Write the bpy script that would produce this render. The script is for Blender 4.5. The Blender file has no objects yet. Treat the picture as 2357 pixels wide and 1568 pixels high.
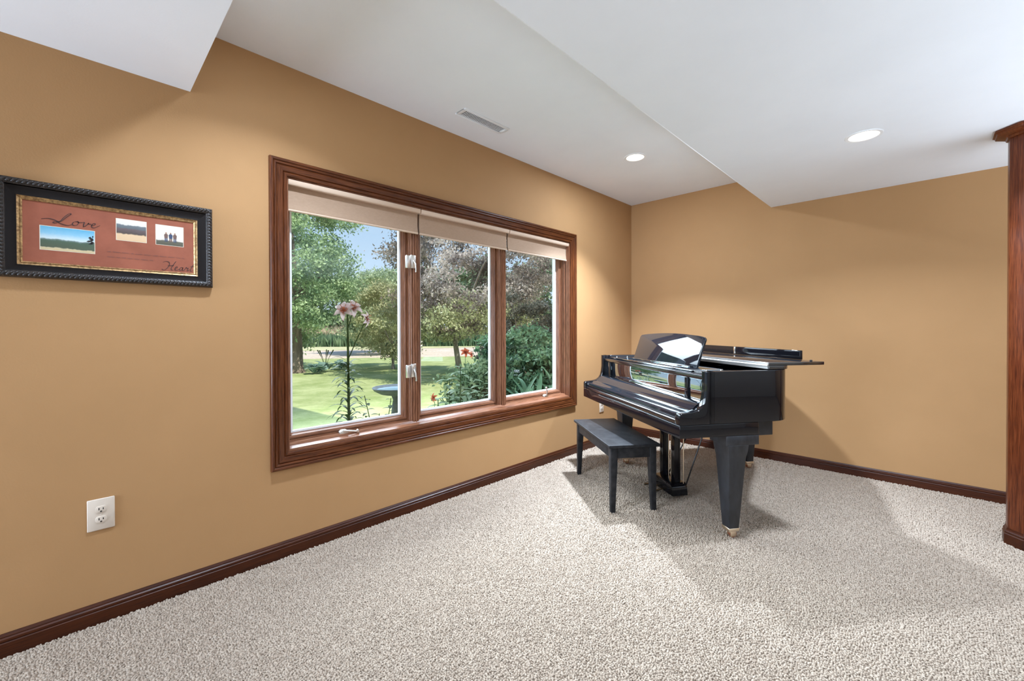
import bpy, math, random
import numpy as np
from mathutils import Vector, Matrix
random.seed(4); RS = np.random.RandomState(7)
sc = bpy.context.scene; COL = sc.collection
PI = math.pi

# ------------------------------------------------------------------ camera
W_PX = 2357.0
cam_d = bpy.data.cameras.new('camera'); cam = bpy.data.objects.new('camera', cam_d); COL.objects.link(cam)
YAW, PIT, ROL = math.radians(134.539), math.radians(-0.424), math.radians(-0.133)
v = Vector((math.cos(PIT)*math.cos(YAW), math.cos(PIT)*math.sin(YAW), math.sin(PIT)))
r = Vector((math.sin(YAW), -math.cos(YAW), 0)); u = r.cross(v)
r2 = r*math.cos(ROL) + u*math.sin(ROL); u2 = -r*math.sin(ROL) + u*math.cos(ROL)
M = Matrix((r2, u2, -v)).transposed().to_4x4(); M.translation = (2.2853, -4.1469, 1.1349)
cam.matrix_world = M
cam_d.sensor_width = 36; cam_d.lens = 978.95/W_PX*36; cam_d.shift_y = -21.465/W_PX
cam_d.clip_start = .05; cam_d.clip_end = 300
sc.camera = cam

# ------------------------------------------------------------------ view, world, sun, big lights
sc.view_settings.view_transform = 'Standard'; sc.view_settings.look = 'None'
sc.view_settings.exposure = 0.22; sc.view_settings.gamma = 1.0; sc.view_settings.use_curve_mapping = False
sc.cycles.use_denoising = True
sc.cycles.max_bounces = 10; sc.cycles.diffuse_bounces = 6; sc.cycles.transparent_max_bounces = 16
sc.cycles.sample_clamp_indirect = 6.0

wd = bpy.data.worlds.new('sky'); sc.world = wd; wd.use_nodes = True
nt = wd.node_tree; nt.nodes.clear()
tc = nt.nodes.new('ShaderNodeTexCoord'); sp = nt.nodes.new('ShaderNodeSeparateXYZ')
rp = nt.nodes.new('ShaderNodeValToRGB'); bg = nt.nodes.new('ShaderNodeBackground'); wo = nt.nodes.new('ShaderNodeOutputWorld')
nt.links.new(tc.outputs['Generated'], sp.inputs[0]); nt.links.new(sp.outputs['Z'], rp.inputs[0])
nt.links.new(rp.outputs[0], bg.inputs[0]); nt.links.new(bg.outputs[0], wo.inputs[0])
e = rp.color_ramp.elements
e[0].position = 0.0; e[0].color = (.66, .80, .93, 1)
e[1].position = 1.0; e[1].color = (.22, .40, .82, 1)
x = rp.color_ramp.elements.new(.30); x.color = (.42, .64, .93, 1)
bg.inputs[1].default_value = .90

def light(name, kind, loc, rot, energy, color=(1, 1, 1), **k):
    d = bpy.data.lights.new(name, kind); d.energy = energy; d.color = color
    for a, b in k.items(): setattr(d, a, b)
    o = bpy.data.objects.new(name, d); COL.objects.link(o); o.location = loc; o.rotation_euler = rot
    return o
sun_dir = Vector((-1, -.125, -1.30)).normalized()
s = light('sun', 'SUN', (0, 0, 12), (0, 0, 0), 4.4, (1, .95, .86), angle=.009)
s.rotation_euler = sun_dir.to_track_quat('-Z', 'Y').to_euler()
# unseen fill lamps added to brighten the room
# added lamp above the garden, boosting the sky light through the window
light('garden_fill', 'AREA', (-4.2, -2.6, 4.6), (0, -.95, 0), 720, (.86, 1.0, 1.14), shape='RECTANGLE', size=6.0, size_y=10.0, spread=1.3)
light('left_fill', 'AREA', (.4, -7.0, 1.2), (PI/2+.2, 0, -.5), 152, (.82, 1.0, 1.25), shape='RECTANGLE', size=1.5, size_y=1.6)  # added fill from behind the camera, no window there
light('right_fill', 'AREA', (4.6, -1.6, .3), (PI, 0, 0), 76, (.84, 1.0, 1.21), shape='RECTANGLE', size=2.6, size_y=2.6, spread=2.2)  # upward lamp near the floor, added to brighten the ceiling
light('ceiling_fill', 'AREA', (3.4, -3.2, 2.15), (0, 0, 0), 4, (.82, 1.0, 1.22), shape='DISK', size=.3, spread=2.0)  # added lamp under the ceiling, not one of the recessed lights
light('mid_fill', 'AREA', (4.0, -5.4, .35), (PI, 0, 0), 18, (.82, 1.0, 1.25), shape='RECTANGLE', size=5, size_y=4.2)  # second added uplight, behind the camera

# ------------------------------------------------------------------ materials
def srgb(c):
    return tuple((x/255/12.92) if x/255 <= .04045 else ((x/255+.055)/1.055)**2.4 for x in c)
def mat(name, color, rough=.5, metal=0, spec=.5, coat=0, **k):
    m = bpy.data.materials.new(name); m.use_nodes = True
    b = m.node_tree.nodes['Principled BSDF']
    b.inputs['Base Color'].default_value = (*color, 1); b.inputs['Roughness'].default_value = rough
    b.inputs['Metallic'].default_value = metal; b.inputs['Specular IOR Level'].default_value = spec
    b.inputs['Coat Weight'].default_value = coat; b.inputs['Coat Roughness'].default_value = .05
    for a, q in k.items(): b.inputs[a.replace('_', ' ')].default_value = q
    return m
def nodes(m): return m.node_tree.nodes, m.node_tree.links, m.node_tree.nodes['Principled BSDF']
def noise_mix(m, c1, c2, scale, detail=4, stretch=(1, 1, 1), lo=.35, hi=.65, bump=0, bdist=.01, bscale=None, rough=.6):
    n, l, b = nodes(m)
    t = n.new('ShaderNodeTexCoord'); mp = n.new('ShaderNodeMapping'); mp.inputs['Scale'].default_value = stretch
    l.new(t.outputs['Object'], mp.inputs[0])
    a = n.new('ShaderNodeTexNoise'); a.inputs['Scale'].default_value = scale; a.inputs['Detail'].default_value = detail
    a.inputs['Roughness'].default_value = rough
    l.new(mp.outputs[0], a.inputs['Vector'])
    cr = n.new('ShaderNodeValToRGB'); cr.color_ramp.elements[0].position = lo; cr.color_ramp.elements[1].position = hi
    cr.color_ramp.elements[0].color = (*c1, 1); cr.color_ramp.elements[1].color = (*c2, 1)
    l.new(a.outputs[0], cr.inputs[0]); l.new(cr.outputs[0], b.inputs['Base Color'])
    if bump:
        bn = n.new('ShaderNodeTexNoise'); bn.inputs['Scale'].default_value = bscale or scale; bn.inputs['Detail'].default_value = 3
        l.new(mp.outputs[0], bn.inputs['Vector'])
        bp = n.new('ShaderNodeBump'); bp.inputs['Strength'].default_value = bump; bp.inputs['Distance'].default_value = bdist
        l.new(bn.outputs[0], bp.inputs['Height']); l.new(bp.outputs[0], b.inputs['Normal'])
    return m

M_wall = noise_mix(mat('wall_paint', (.6, .37, .18), .75, spec=.25), (.418, .232, .100), (.436, .243, .106), 3, bump=.12, bdist=.002, bscale=160)
M_cream = mat('cream_paint', (.62, .58, .50), .8)
M_ceil = noise_mix(mat('ceiling_paint', (.8, .8, .8), .9, spec=.1), (.79, .80, .81), (.82, .83, .84), 2, bump=.10, bdist=.002, bscale=120)
M_carpet = noise_mix(mat('carpet_backing', (.45, .37, .27), .95, spec=.05), (.24, .19, .145), (.40, .325, .255), 130, lo=.4, hi=.6, bump=.9, bdist=.008, bscale=95)  # yarn tone darkened for the shade between tufts
M_tuft = noise_mix(mat('carpet_yarn', (.6, .5, .4), .95, spec=.05), (.322, .255, .196), (.445, .366, .290), 80, detail=2, lo=.36, hi=.6)
def wood(name, axis, dark, mid, lite, rough=.32, scale=110):
    m = mat(name, mid, rough, spec=.3, coat=.04)
    n, l, b = nodes(m)
    t = n.new('ShaderNodeTexCoord'); mp = n.new('ShaderNodeMapping')
    s_ = [1, 1, 1]; s_[axis] = .05; mp.inputs['Scale'].default_value = s_
    l.new(t.outputs['Object'], mp.inputs[0])
    a = n.new('ShaderNodeTexNoise'); a.inputs['Scale'].default_value = scale; a.inputs['Detail'].default_value = 5; a.inputs['Roughness'].default_value = .65
    l.new(mp.outputs[0], a.inputs['Vector'])
    cr = n.new('ShaderNodeValToRGB'); E_ = cr.color_ramp.elements
    E_[0].position = .33; E_[0].color = (*dark, 1); E_[1].position = .70; E_[1].color = (*lite, 1)
    q = E_.new(.5); q.color = (*mid, 1)
    l.new(a.outputs[0], cr.inputs[0])
    s2 = [1, 1, 1]; s2[axis] = .03; mp2 = n.new('ShaderNodeMapping'); mp2.inputs['Scale'].default_value = s2; l.new(t.outputs['Object'], mp2.inputs[0])
    p_ = n.new('ShaderNodeTexNoise'); p_.inputs['Scale'].default_value = 420; p_.inputs['Detail'].default_value = 2; l.new(mp2.outputs[0], p_.inputs['Vector'])
    pr = n.new('ShaderNodeValToRGB'); pr.color_ramp.elements[0].position = .36; pr.color_ramp.elements[0].color = (.50, .44, .42, 1)
    pr.color_ramp.elements[1].position = .5; pr.color_ramp.elements[1].color = (1, 1, 1, 1); l.new(p_.outputs[0], pr.inputs[0])
    mx = n.new('ShaderNodeMix'); mx.data_type = 'RGBA'; mx.blend_type = 'MULTIPLY'; mx.inputs[0].default_value = 1
    l.new(cr.outputs[0], mx.inputs[6]); l.new(pr.outputs[0], mx.inputs[7]); l.new(mx.outputs[2], b.inputs['Base Color'])
    bp = n.new('ShaderNodeBump'); bp.inputs['Strength'].default_value = .12; bp.inputs['Distance'].default_value = .002
    l.new(p_.outputs[0], bp.inputs['Height']); l.new(bp.outputs[0], b.inputs['Normal'])
    return m
WD = ((.052, .013, .003), (.108, .029, .008), (.150, .045, .013))
M_woodx = wood('oak_stain_x', 0, *WD); M_woody = wood('oak_stain_y', 1, *WD); M_woodz = wood('oak_stain_z', 2, *WD)
SD = ((.17, .066, .032), (.25, .105, .054), (.31, .145, .080))
M_sashy = wood('sash_stain_y', 1, *SD, rough=.28); M_sashz = wood('sash_stain_z', 2, *SD, rough=.28)
BD = ((.032, .006, .001), (.050, .010, .0015), (.066, .014, .002))
M_basex = wood('base_stain_x', 0, *BD, rough=.38, scale=14); M_basey = wood('base_stain_y', 1, *BD, rough=.38, scale=14)
M_post = wood('post_stain', 2, (.085, .016, .004), (.135, .030, .008), (.19, .05, .016), rough=.35)

def glass_mat():
    m = bpy.data.materials.new('window_glass'); m.use_nodes = True; n = m.node_tree.nodes; l = m.node_tree.links; n.clear()
    o = n.new('ShaderNodeOutputMaterial'); mx = n.new('ShaderNodeMixShader'); t = n.new('ShaderNodeBsdfTransparent'); g = n.new('ShaderNodeBsdfGlossy')
    lw = n.new('ShaderNodeLayerWeight'); lw.inputs[0].default_value = .5
    pw = n.new('ShaderNodeMath'); pw.operation = 'POWER'; pw.inputs[1].default_value = 5; l.new(lw.outputs['Facing'], pw.inputs[0])
    f = n.new('ShaderNodeMath'); f.operation = 'MULTIPLY_ADD'; f.inputs[1].default_value = .7; f.inputs[2].default_value = .02; l.new(pw.outputs[0], f.inputs[0])
    t.inputs[0].default_value = (.985, .995, .99, 1); g.inputs['Roughness'].default_value = .0
    l.new(f.outputs[0], mx.inputs[0]); l.new(t.outputs[0], mx.inputs[1]); l.new(g.outputs[0], mx.inputs[2]); l.new(mx.outputs[0], o.inputs[0])
    return m
M_glass = glass_mat()
M_vinyl = mat('white_vinyl', (.85, .87, .88), .35)
M_nickel = mat('satin_nickel', (.75, .72, .68), .3, metal=1)
M_shade = noise_mix(mat('shade_fabric', (.60, .45, .34), .9, spec=.1), (.41, .28, .19), (.45, .31, .215), 300, stretch=(1, .2, 1))
M_shade_l = mat('shade_valance', (.68, .51, .38), .8, spec=.15)
M_gloss = mat('black_polish', (.006, .006, .008), .05, spec=.38)
M_mirror = mat('black_mirror_polish', (.012, .014, .018), .02, spec=.5, IOR=8.0, Specular_Tint=(.85, .95, 1, 1))
M_desk = mat('desk_polish', (.010, .012, .016), .03, spec=.5, IOR=1.6)
M_cover = mat('black_cover_polish', (.010, .012, .016), .05, spec=.5, IOR=1.5)
M_lidtop = mat('black_polish_worn', (.010, .010, .012), .12, spec=.6, IOR=1.9)
M_satin = noise_mix(mat('black_satin', (.02, .02, .022), .38, spec=.5), (.012, .013, .016), (.026, .028, .034), 30, stretch=(1, 1, .4))
M_bench = noise_mix(mat('bench_black', (.02, .02, .022), .45, spec=.18), (.012, .012, .014), (.028, .028, .03), 25, bump=.15, bdist=.002, bscale=14)
M_brass = mat('brass', (.80, .66, .50), .3, metal=1)
M_copper = mat('caster_copper', (.42, .16, .09), .35, metal=.7)
M_steel = mat('bright_steel', (.8, .8, .78), .2, metal=1)
M_plastic = mat('outlet_plastic', (.66, .56, .46), .4)
M_dark = mat('dark_slot', (.02, .015, .012), .6)
M_pframe = noise_mix(mat('carved_black', (.02, .015, .012), .4), (.008, .006, .005), (.035, .025, .02), 60, bump=.3, bdist=.003, bscale=220)
M_pband = mat('black_band', (.012, .009, .008), .65, spec=.15)
M_gold = noise_mix(mat('antique_gold', (.5, .3, .12), .4, metal=.6), (.22, .12, .05), (.62, .40, .18), 120)
M_matb = noise_mix(mat('red_mat', (.3, .06, .035), .8), (.27, .078, .040), (.33, .098, .052), 12)
M_ink = mat('ink', (.045, .02, .018), .7); M_ink2 = mat('grey_ink', (.10, .055, .05), .7)
M_white = mat('white_enamel', (.85, .85, .84), .4)
M_vent = mat('vent_white', (.78, .78, .78), .5)
M_pglass = None
def emis(name, c, s_):
    m = bpy.data.materials.new(name); m.use_nodes = True; b = m.node_tree.nodes['Principled BSDF']
    b.inputs['Base Color'].default_value = (*c, 1); b.inputs['Emission Color'].default_value = (*c, 1); b.inputs['Emission Strength'].default_value = s_
    return m
M_bulb = emis('lamp_bulb', (1, .93, .80), 3.0)
def leafm(name, c1, c2, tr=.35, scale=40, sp=.35):
    m = bpy.data.materials.new(name); m.use_nodes = True; n = m.node_tree.nodes; l = m.node_tree.links
    b = n['Principled BSDF']; b.inputs['Roughness'].default_value = .5; b.inputs['Specular IOR Level'].default_value = sp
    cr = n.new('ShaderNodeValToRGB')
    t = n.new('ShaderNodeTexCoord')
    ns = n.new('ShaderNodeTexNoise'); ns.inputs['Scale'].default_value = scale; ns.inputs['Detail'].default_value = 1
    l.new(t.outputs['Object'], ns.inputs['Vector'])
    cr.color_ramp.elements[0].position = .35; cr.color_ramp.elements[1].position = .65
    cr.color_ramp.elements[0].color = (*c1, 1); cr.color_ramp.elements[1].color = (*c2, 1)
    l.new(ns.outputs[0], cr.inputs[0]); l.new(cr.outputs[0], b.inputs['Base Color'])
    tl = n.new('ShaderNodeBsdfTranslucent'); l.new(cr.outputs[0], tl.inputs[0])
    mx = n.new('ShaderNodeMixShader'); mx.inputs[0].default_value = tr
    l.new(b.outputs[0], mx.inputs[1]); l.new(tl.outputs[0], mx.inputs[2]); l.new(mx.outputs[0], n['Material Output'].inputs[0])
    return m
L_maple = leafm('leaf_maple', (.20, .33, .18), (.52, .66, .36), scale=3)
L_pale = leafm('leaf_pale', (.32, .41, .23), (.60, .68, .42), scale=2)
L_plum = leafm('leaf_plum', (.16, .13, .12), (.50, .43, .37), scale=2.5)
L_shade = leafm('leaf_shade', (.05, .055, .045), (.15, .15, .12), scale=4, sp=.15)  # plum leaf tone darkened, its shade put into the colour
L_olive = leafm('leaf_olive', (.32, .34, .18), (.62, .63, .38), scale=2.5)
L_far = leafm('leaf_far', (.22, .32, .20), (.42, .52, .33), scale=.6)
L_shrub = leafm('leaf_shrub', (.05, .11, .06), (.14, .24, .13), scale=5, sp=.12)  # this, broad and strap leaves: colour darkened for the house shade
L_broad = leafm('leaf_broad', (.09, .15, .075), (.17, .24, .14), scale=9, sp=.12)
L_strap = leafm('leaf_strap', (.10, .20, .12), (.20, .32, .20), scale=9, sp=.15)
L_lily = leafm('leaf_lily', (.014, .032, .010), (.035, .065, .022), tr=.15, scale=15, sp=.06)
L_hosta = leafm('leaf_hosta', (.10, .22, .17), (.32, .46, .40), scale=6)
L_corn = leafm('leaf_corn', (.10, .19, .10), (.26, .36, .2), scale=2)
L_tassel = leafm('leaf_tassel', (.62, .50, .34), (.80, .70, .52), scale=2)
L_petal = leafm('petal_pink', (.30, .165, .165), (.38, .30, .30), tr=.4, scale=25)
L_petalc = leafm('petal_throat', (.34, .085, .05), (.42, .16, .09), tr=.3)
L_orange = leafm('petal_orange', (.42, .08, .04), (.55, .15, .07), tr=.4)
M_bark = noise_mix(mat('bark', (.2, .15, .11), .9), (.13, .10, .075), (.30, .24, .18), 10, stretch=(1, 1, .2), bump=.5, bdist=.02)
M_barkg = noise_mix(mat('bark_grey', (.2, .15, .11), .9), (.18, .15, .12), (.36, .32, .27), 12, stretch=(1, 1, .3), bump=.4, bdist=.02)
M_birch = mat('bark_pale', (.75, .70, .62), .8)
M_grass = noise_mix(mat('lawn', (.3, .4, .15), .95, spec=.05), (.30, .37, .14), (.50, .55, .27), 1.3, detail=9, lo=.38, hi=.62, bump=.6, bdist=.04, bscale=14, rough=.75)
M_gravel = noise_mix(mat('gravel', (.7, .6, .5), .95, spec=.05), (.58, .47, .37), (.78, .66, .54), 9, detail=6)
M_dry = noise_mix(mat('dry_grass', (.6, .55, .32), .95, spec=.05), (.50, .50, .26), (.70, .64, .40), .8, detail=8)
M_stone = noise_mix(mat('bath_stone', (.2, .24, .27), .7), (.035, .048, .058), (.075, .092, .105), 14, bump=.4, bdist=.01)
M_mulch = noise_mix(mat('mulch', (.1, .07, .05), .95), (.06, .045, .03), (.16, .12, .08), 30, bump=.8, bdist=.02)
M_siding = mat('siding', (.6, .58, .52), .7)

# ------------------------------------------------------------------ mesh helpers
class MB:
    def __init__(s): s.v = []; s.f = []; s.mi = []; s.cur = 0
    def add(s, vs, fs):
        o = len(s.v); s.v += [tuple(p) for p in vs]; s.f += [tuple(i+o for i in f) for f in fs]; s.mi += [s.cur]*len(fs)
    def box(s, x0, x1, y0, y1, z0, z1):
        vs = [(x, y, z) for x in (x0, x1) for y in (y0, y1) for z in (z0, z1)]
        s.add(vs, [(0, 1, 3, 2), (4, 6, 7, 5), (0, 4, 5, 1), (2, 3, 7, 6), (0, 2, 6, 4), (1, 5, 7, 3)])
    def prism(s, pts, axis, a, b):
        """extrude a closed 2-D polygon along an axis; pts are the other two coordinates in xyz order"""
        n = len(pts); vs = []
        for w in (a, b):
            for p in pts:
                q = list(p); q.insert(axis, w); vs.append(q)
        fs = [tuple(range(n)), tuple(range(2*n-1, n-1, -1))]
        fs += [(i, i+n, (i+1) % n+n, (i+1) % n) for i in range(n)]
        s.add(vs, fs)
    def tube(s, path, rad, n=8, cap=True):
        path = [Vector(p) for p in path]; m = len(path)
        rr = rad if hasattr(rad, '__len__') else [rad]*m
        t0 = (path[1]-path[0]).normalized(); up = Vector((0, 0, 1)) if abs(t0.z) < .9 else Vector((1, 0, 0))
        a = t0.cross(up).normalized(); vs = []
        for i, p in enumerate(path):
            t = (path[min(i+1, m-1)]-path[max(i-1, 0)]).normalized()
            a = (a - t*a.dot(t)).normalized(); b = t.cross(a)
            for k in range(n):
                w = 2*PI*k/n; vs.append(p + a*math.cos(w)*rr[i] + b*math.sin(w)*rr[i])
        fs = [(i*n+k, i*n+(k+1) % n, (i+1)*n+(k+1) % n, (i+1)*n+k) for i in range(m-1) for k in range(n)]
        if cap: fs += [tuple(range(n-1, -1, -1)), tuple((m-1)*n+k for k in range(n))]
        s.add(vs, fs)
    def lathe(s, prof, c=(0, 0), n=32, axis=2):
        vs = []; fs = []; m = len(prof)
        for k in range(n):
            w = 2*PI*k/n
            for (rad, h) in prof:
                p = [c[0]+rad*math.cos(w), c[1]+rad*math.sin(w)]; p.insert(axis, h); vs.append(p)
        for k in range(n):
            for i in range(m-1):
                fs.append((k*m+i, ((k+1) % n)*m+i, ((k+1) % n)*m+i+1, k*m+i+1))
        s.add(vs, fs)
    def sheet(s, grid):
        R_, C_ = len(grid), len(grid[0]); vs = [p for row in grid for p in row]
        s.add(vs, [(i*C_+j, i*C_+j+1, (i+1)*C_+j+1, (i+1)*C_+j) for i in range(R_-1) for j in range(C_-1)])
    def build(s, name, m, parent=None, smooth=None, bevel=0, loc=None, rot=None):
        me = bpy.data.meshes.new(name); me.from_pydata(s.v, [], s.f)
        ms = m if isinstance(m, (list, tuple)) else [m]
        for q in ms: me.materials.append(q)
        if len(ms) > 1: me.polygons.foreach_set('material_index', s.mi)
        import bmesh
        bm = bmesh.new(); bm.from_mesh(me); bmesh.ops.remove_doubles(bm, verts=bm.verts, dist=1e-6)
        bmesh.ops.recalc_face_normals(bm, faces=bm.faces)
        if bevel:
            es = [e_ for e_ in bm.edges if len(e_.link_faces) == 2 and e_.calc_face_angle(0) > .6]
            bmesh.ops.bevel(bm, geom=es, offset=bevel, segments=2, profile=.5, affect='EDGES', clamp_overlap=True)
        bm.to_mesh(me); bm.free()
        if smooth is not None or bevel:
            me.polygons.foreach_set('use_smooth', [True]*len(me.polygons))
            me.set_sharp_from_angle(angle=math.radians(smooth if smooth is not None else 50))
        o = bpy.data.objects.new(name, me); COL.objects.link(o)
        if parent: o.parent = parent
        if loc: o.location = loc
        if rot: o.rotation_euler = rot
        return o
def tag(o, label=None, cat=None, group=None, kind=None):
    if label: o['label'] = label
    if cat: o['category'] = cat
    if group: o['group'] = group
    if kind: o['kind'] = kind
    return o
def empty(name, loc=(0, 0, 0), rz=0, **k):
    o = bpy.data.objects.new(name, None); COL.objects.link(o); o.location = loc; o.rotation_euler = (0, 0, rz); o.empty_display_size = .1
    return tag(o, **k)
def copy_tree(o, parent=None):
    c = o.copy(); COL.objects.link(c); c.parent = parent
    for ch in list(o.children): copy_tree(ch, c)
    return c
def part(name, parent, mesh, loc, rot=(0, 0, 0), scale=(1, 1, 1)):
    o = bpy.data.objects.new(name, mesh); COL.objects.link(o); o.parent = parent; o.location = loc; o.rotation_euler = rot; o.scale = scale
    return o
def raw_mesh(name, V_, T_, m, mats_idx=None, smooth=False):
    me = bpy.data.meshes.new(name); nv, nf = len(V_), len(T_); k = T_.shape[1]
    me.vertices.add(nv); me.vertices.foreach_set('co', np.ascontiguousarray(V_, dtype=np.float32).ravel())
    me.loops.add(nf*k); me.loops.foreach_set('vertex_index', np.ascontiguousarray(T_, dtype=np.int32).ravel())
    me.polygons.add(nf); me.polygons.foreach_set('loop_start', np.arange(0, nf*k, k, dtype=np.int32))
    if smooth: me.polygons.foreach_set('use_smooth', np.ones(nf, dtype=bool))
    for q in (m if isinstance(m, (list, tuple)) else [m]): me.materials.append(q)
    if mats_idx is not None: me.polygons.foreach_set('material_index', mats_idx)
    me.update(calc_edges=True)
    return me

# ------------------------------------------------------------------ room shell
H, HS = 2.44, 2.16
WY0, WY1, WZ0, WZ1 = -3.425, -1.09, .515, 1.895        # window opening in the left wall
b = MB(); b.box(0, 7, -8, 0, -.05, 0); tag(b.build('floor', M_carpet), kind='structure')
b = MB()
for y0, y1, z0, z1 in ((-8, WY0, -.1, H+.1), (WY1, .15, -.1, H+.1), (WY0, WY1, -.1, WZ0), (WY0, WY1, WZ1, H+.1)): b.box(-.16, 0, y0, y1, z0, z1)
tag(b.build('wall_left', M_wall), kind='structure')
b = MB(); b.box(0, 7, 0, .15, -.1, H+.1); tag(b.build('wall_back', M_wall), kind='structure')
b = MB(); b.box(7, 7.15, -8, .15, -.1, H+.1); tag(b.build('wall_right', M_cream), kind='structure')
b = MB(); b.box(-.16, 7.15, -8.15, -8, -.1, H+.1); tag(b.build('wall_front', M_cream), kind='structure')
# unseen storey block, added so its edge shades the lawn beside the window
b = MB(); b.box(0, 8, -12, -1.19, H+.25, 8.5); tag(b.build('unseen_upper_block', M_siding), kind='structure')
b = MB(); b.box(-.3, 7.3, -8.3, .3, H+.12, H+.24); tag(b.build('ceiling_deck', M_siding), kind='structure')

LAMPS = [(.668, -1.155, H), (.668, -3.55, H), (2.027, -1.197, HS)]
def slab_with_holes(mb, xs, ys, z, holes, rad, inside):
    """flat ceiling skin with round holes; xs, ys bound the skin, inside(x, y) says where it exists"""
    q = rad+.04
    X = sorted(set([*xs] + [h[0]+d for h in holes for d in (-q, q)])); Y = sorted(set([*ys] + [h[1]+d for h in holes for d in (-q, q)]))
    for i in range(len(X)-1):
        for j in range(len(Y)-1):
            x0, x1, y0, y1 = X[i], X[i+1], Y[j], Y[j+1]; cx, cy = (x0+x1)/2, (y0+y1)/2
            if not inside(cx, cy): continue
            hh = [h for h in holes if abs(h[0]-cx) < 1e-4 and abs(h[1]-cy) < 1e-4]
            if not hh: mb.add([(x0, y0, z), (x1, y0, z), (x1, y1, z), (x0, y1, z)], [(0, 1, 2, 3)]); continue
            n = 32; vs = []
            for k in range(n):
                w = 2*PI*k/n; c, s_ = math.cos(w), math.sin(w); t = q/max(abs(c), abs(s_))
                vs += [(cx+c*rad, cy+s_*rad, z), (cx+c*t, cy+s_*t, z)]
            mb.add(vs, [(2*k, 2*k+1, (2*k+3) % (2*n), (2*k+2) % (2*n)) for k in range(n)])
XU, XL, YU, YL = 1.040, 1.312, -3.735, -3.805           # raised bay: upper edge / lower edge of its sloped sides
b = MB()
slab_with_holes(b, [0, XU], [YU, 0], H, [l for l in LAMPS if l[2] == H], .068, lambda x, y: True)
tag(b.build('ceiling_raised', M_ceil), kind='structure')
b = MB()
slab_with_holes(b, [0, XL, 7], [-8, YL, 0], HS, [l for l in LAMPS if l[2] == HS], .068, lambda x, y: x > XL or y < YL)
b.add([(XU, 0, H), (XL, 0, HS), (XL, YL, HS), (XU, YU, H)], [(0, 1, 2, 3)])
b.add([(0, YU, H), (XU, YU, H), (XL, YL, HS), (0, YL, HS)], [(0, 1, 2, 3)])
tag(b.build('ceiling', M_ceil), kind='structure')

# baseboards, moulded profile (t out from wall, z)
BP = [(0, 0), (.015, 0), (.015, .050), (.012, .053), (.014, .057), (.014, .064), (.009, .068), (.009, .072), (.004, .080), (0, .080)]
b = MB(); b.prism([(t, z) for t, z in BP], 1, -8, 0); tag(b.build('baseboard_left', M_basey), kind='structure')
b = MB(); b.prism([(-t, z) for t, z in BP], 0, .0, 7); tag(b.build('baseboard_back', M_basex), kind='structure')

# ------------------------------------------------------------------ carpet pile
def carpet():
    g = []
    for sp_, d0, d1 in ((.0073, .95, 2.1), (.0087, 2.1, 3.4), (.0125, 3.4, 7)):
        X, Y = np.meshgrid(np.arange(.02, 5.2, sp_), np.arange(-5.6, -.02, sp_))
        X = X.ravel(); Y = Y.ravel(); X = X+RS.uniform(-.4, .4, X.size)*sp_; Y = Y+RS.uniform(-.4, .4, Y.size)*sp_
        dx, dy = X-2.285, Y+4.147; d = dx*-.7013+dy*.7128; lat = dx*.7128+dy*.7013
        k = (d >= d0) & (d < d1) & (np.abs(lat) < 1.27*d+.25)
        g.append(np.stack([X[k], Y[k], np.full(k.sum(), sp_)], 1))
    P = np.concatenate(g); n = len(P)
    a = np.arange(3)*2*PI/3
    rot = RS.uniform(0, 6.28, n)[:, None]; r0 = (P[:, 2]*.66)[:, None]; h = RS.uniform(.0042, .0082, n)[:, None]*(P[:, 2]/.0073)[:, None]**.6
    lx = RS.normal(0, .28, n)[:, None]*P[:, 2:3]; ly = RS.normal(0, .28, n)[:, None]*P[:, 2:3]
    st = RS.uniform(.7, 1.35, n)[:, None]
    def ring(rad, z, f):
        return np.stack([P[:, 0:1]+lx*f+np.cos(a+rot)*rad*st, P[:, 1:2]+ly*f+np.sin(a+rot)*rad/st, np.broadcast_to(z, (n, 3))], 2)
    V_ = np.concatenate([ring(r0*1.0, h*0-.001, 0), ring(r0*.92, h*.65, .6), np.stack([P[:, 0:1]+lx, P[:, 1:2]+ly, h], 2)], 1)   # n,7,3
    base = []
    for k in range(3):
        q = (k+1) % 3; base += [(k, q, 3+q), (k, 3+q, 3+k), (3+k, 3+q, 6)]
    T = (np.array(base)[None]+(np.arange(n)*7)[:, None, None]).reshape(-1, 3)
    me = raw_mesh('carpet_pile', V_.reshape(-1, 3), T, M_tuft, smooth=True)
    o = bpy.data.objects.new('carpet_pile', me); COL.objects.link(o)
    tag(o, 'cream and beige frieze carpet pile covering the whole floor', 'carpet', kind='stuff'); print('tufts', n)
carpet()

# ------------------------------------------------------------------ window
def sweep(sides, prof, y0, y1, z0, z1, xf, mats, name, parent, sgn=1):
    """four mitred boards round a rectangle in the wall plane; prof = (a, x): a outward from the rectangle, x depth"""
    outs = []
    for sd in sides:
        mb = MB(); A = []; B = []
        for a, t in prof:
            a *= sgn
            c = {'top': ((y0-a, z1+a), (y1+a, z1+a)), 'bottom': ((y0-a, z0-a), (y1+a, z0-a)), 'left': ((y0-a, z0-a), (y0-a, z1+a)), 'right': ((y1+a, z0-a), (y1+a, z1+a))}[sd]
            A.append((xf+t, *c[0])); B.append((xf+t, *c[1]))
        n = len(prof); mb.add(A+B, [(i, (i+1) % n, (i+1) % n+n, i+n) for i in range(n)]+[tuple(range(n)), tuple(range(2*n-1, n-1, -1))])
        outs.append(mb.build(name, mats[0] if sd in ('top', 'bottom') else mats[1], parent, smooth=35))
    return outs
ALL = ('top', 'bottom', 'left', 'right')
win = empty('window_1', (0, 0, 0), kind='structure')
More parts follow.
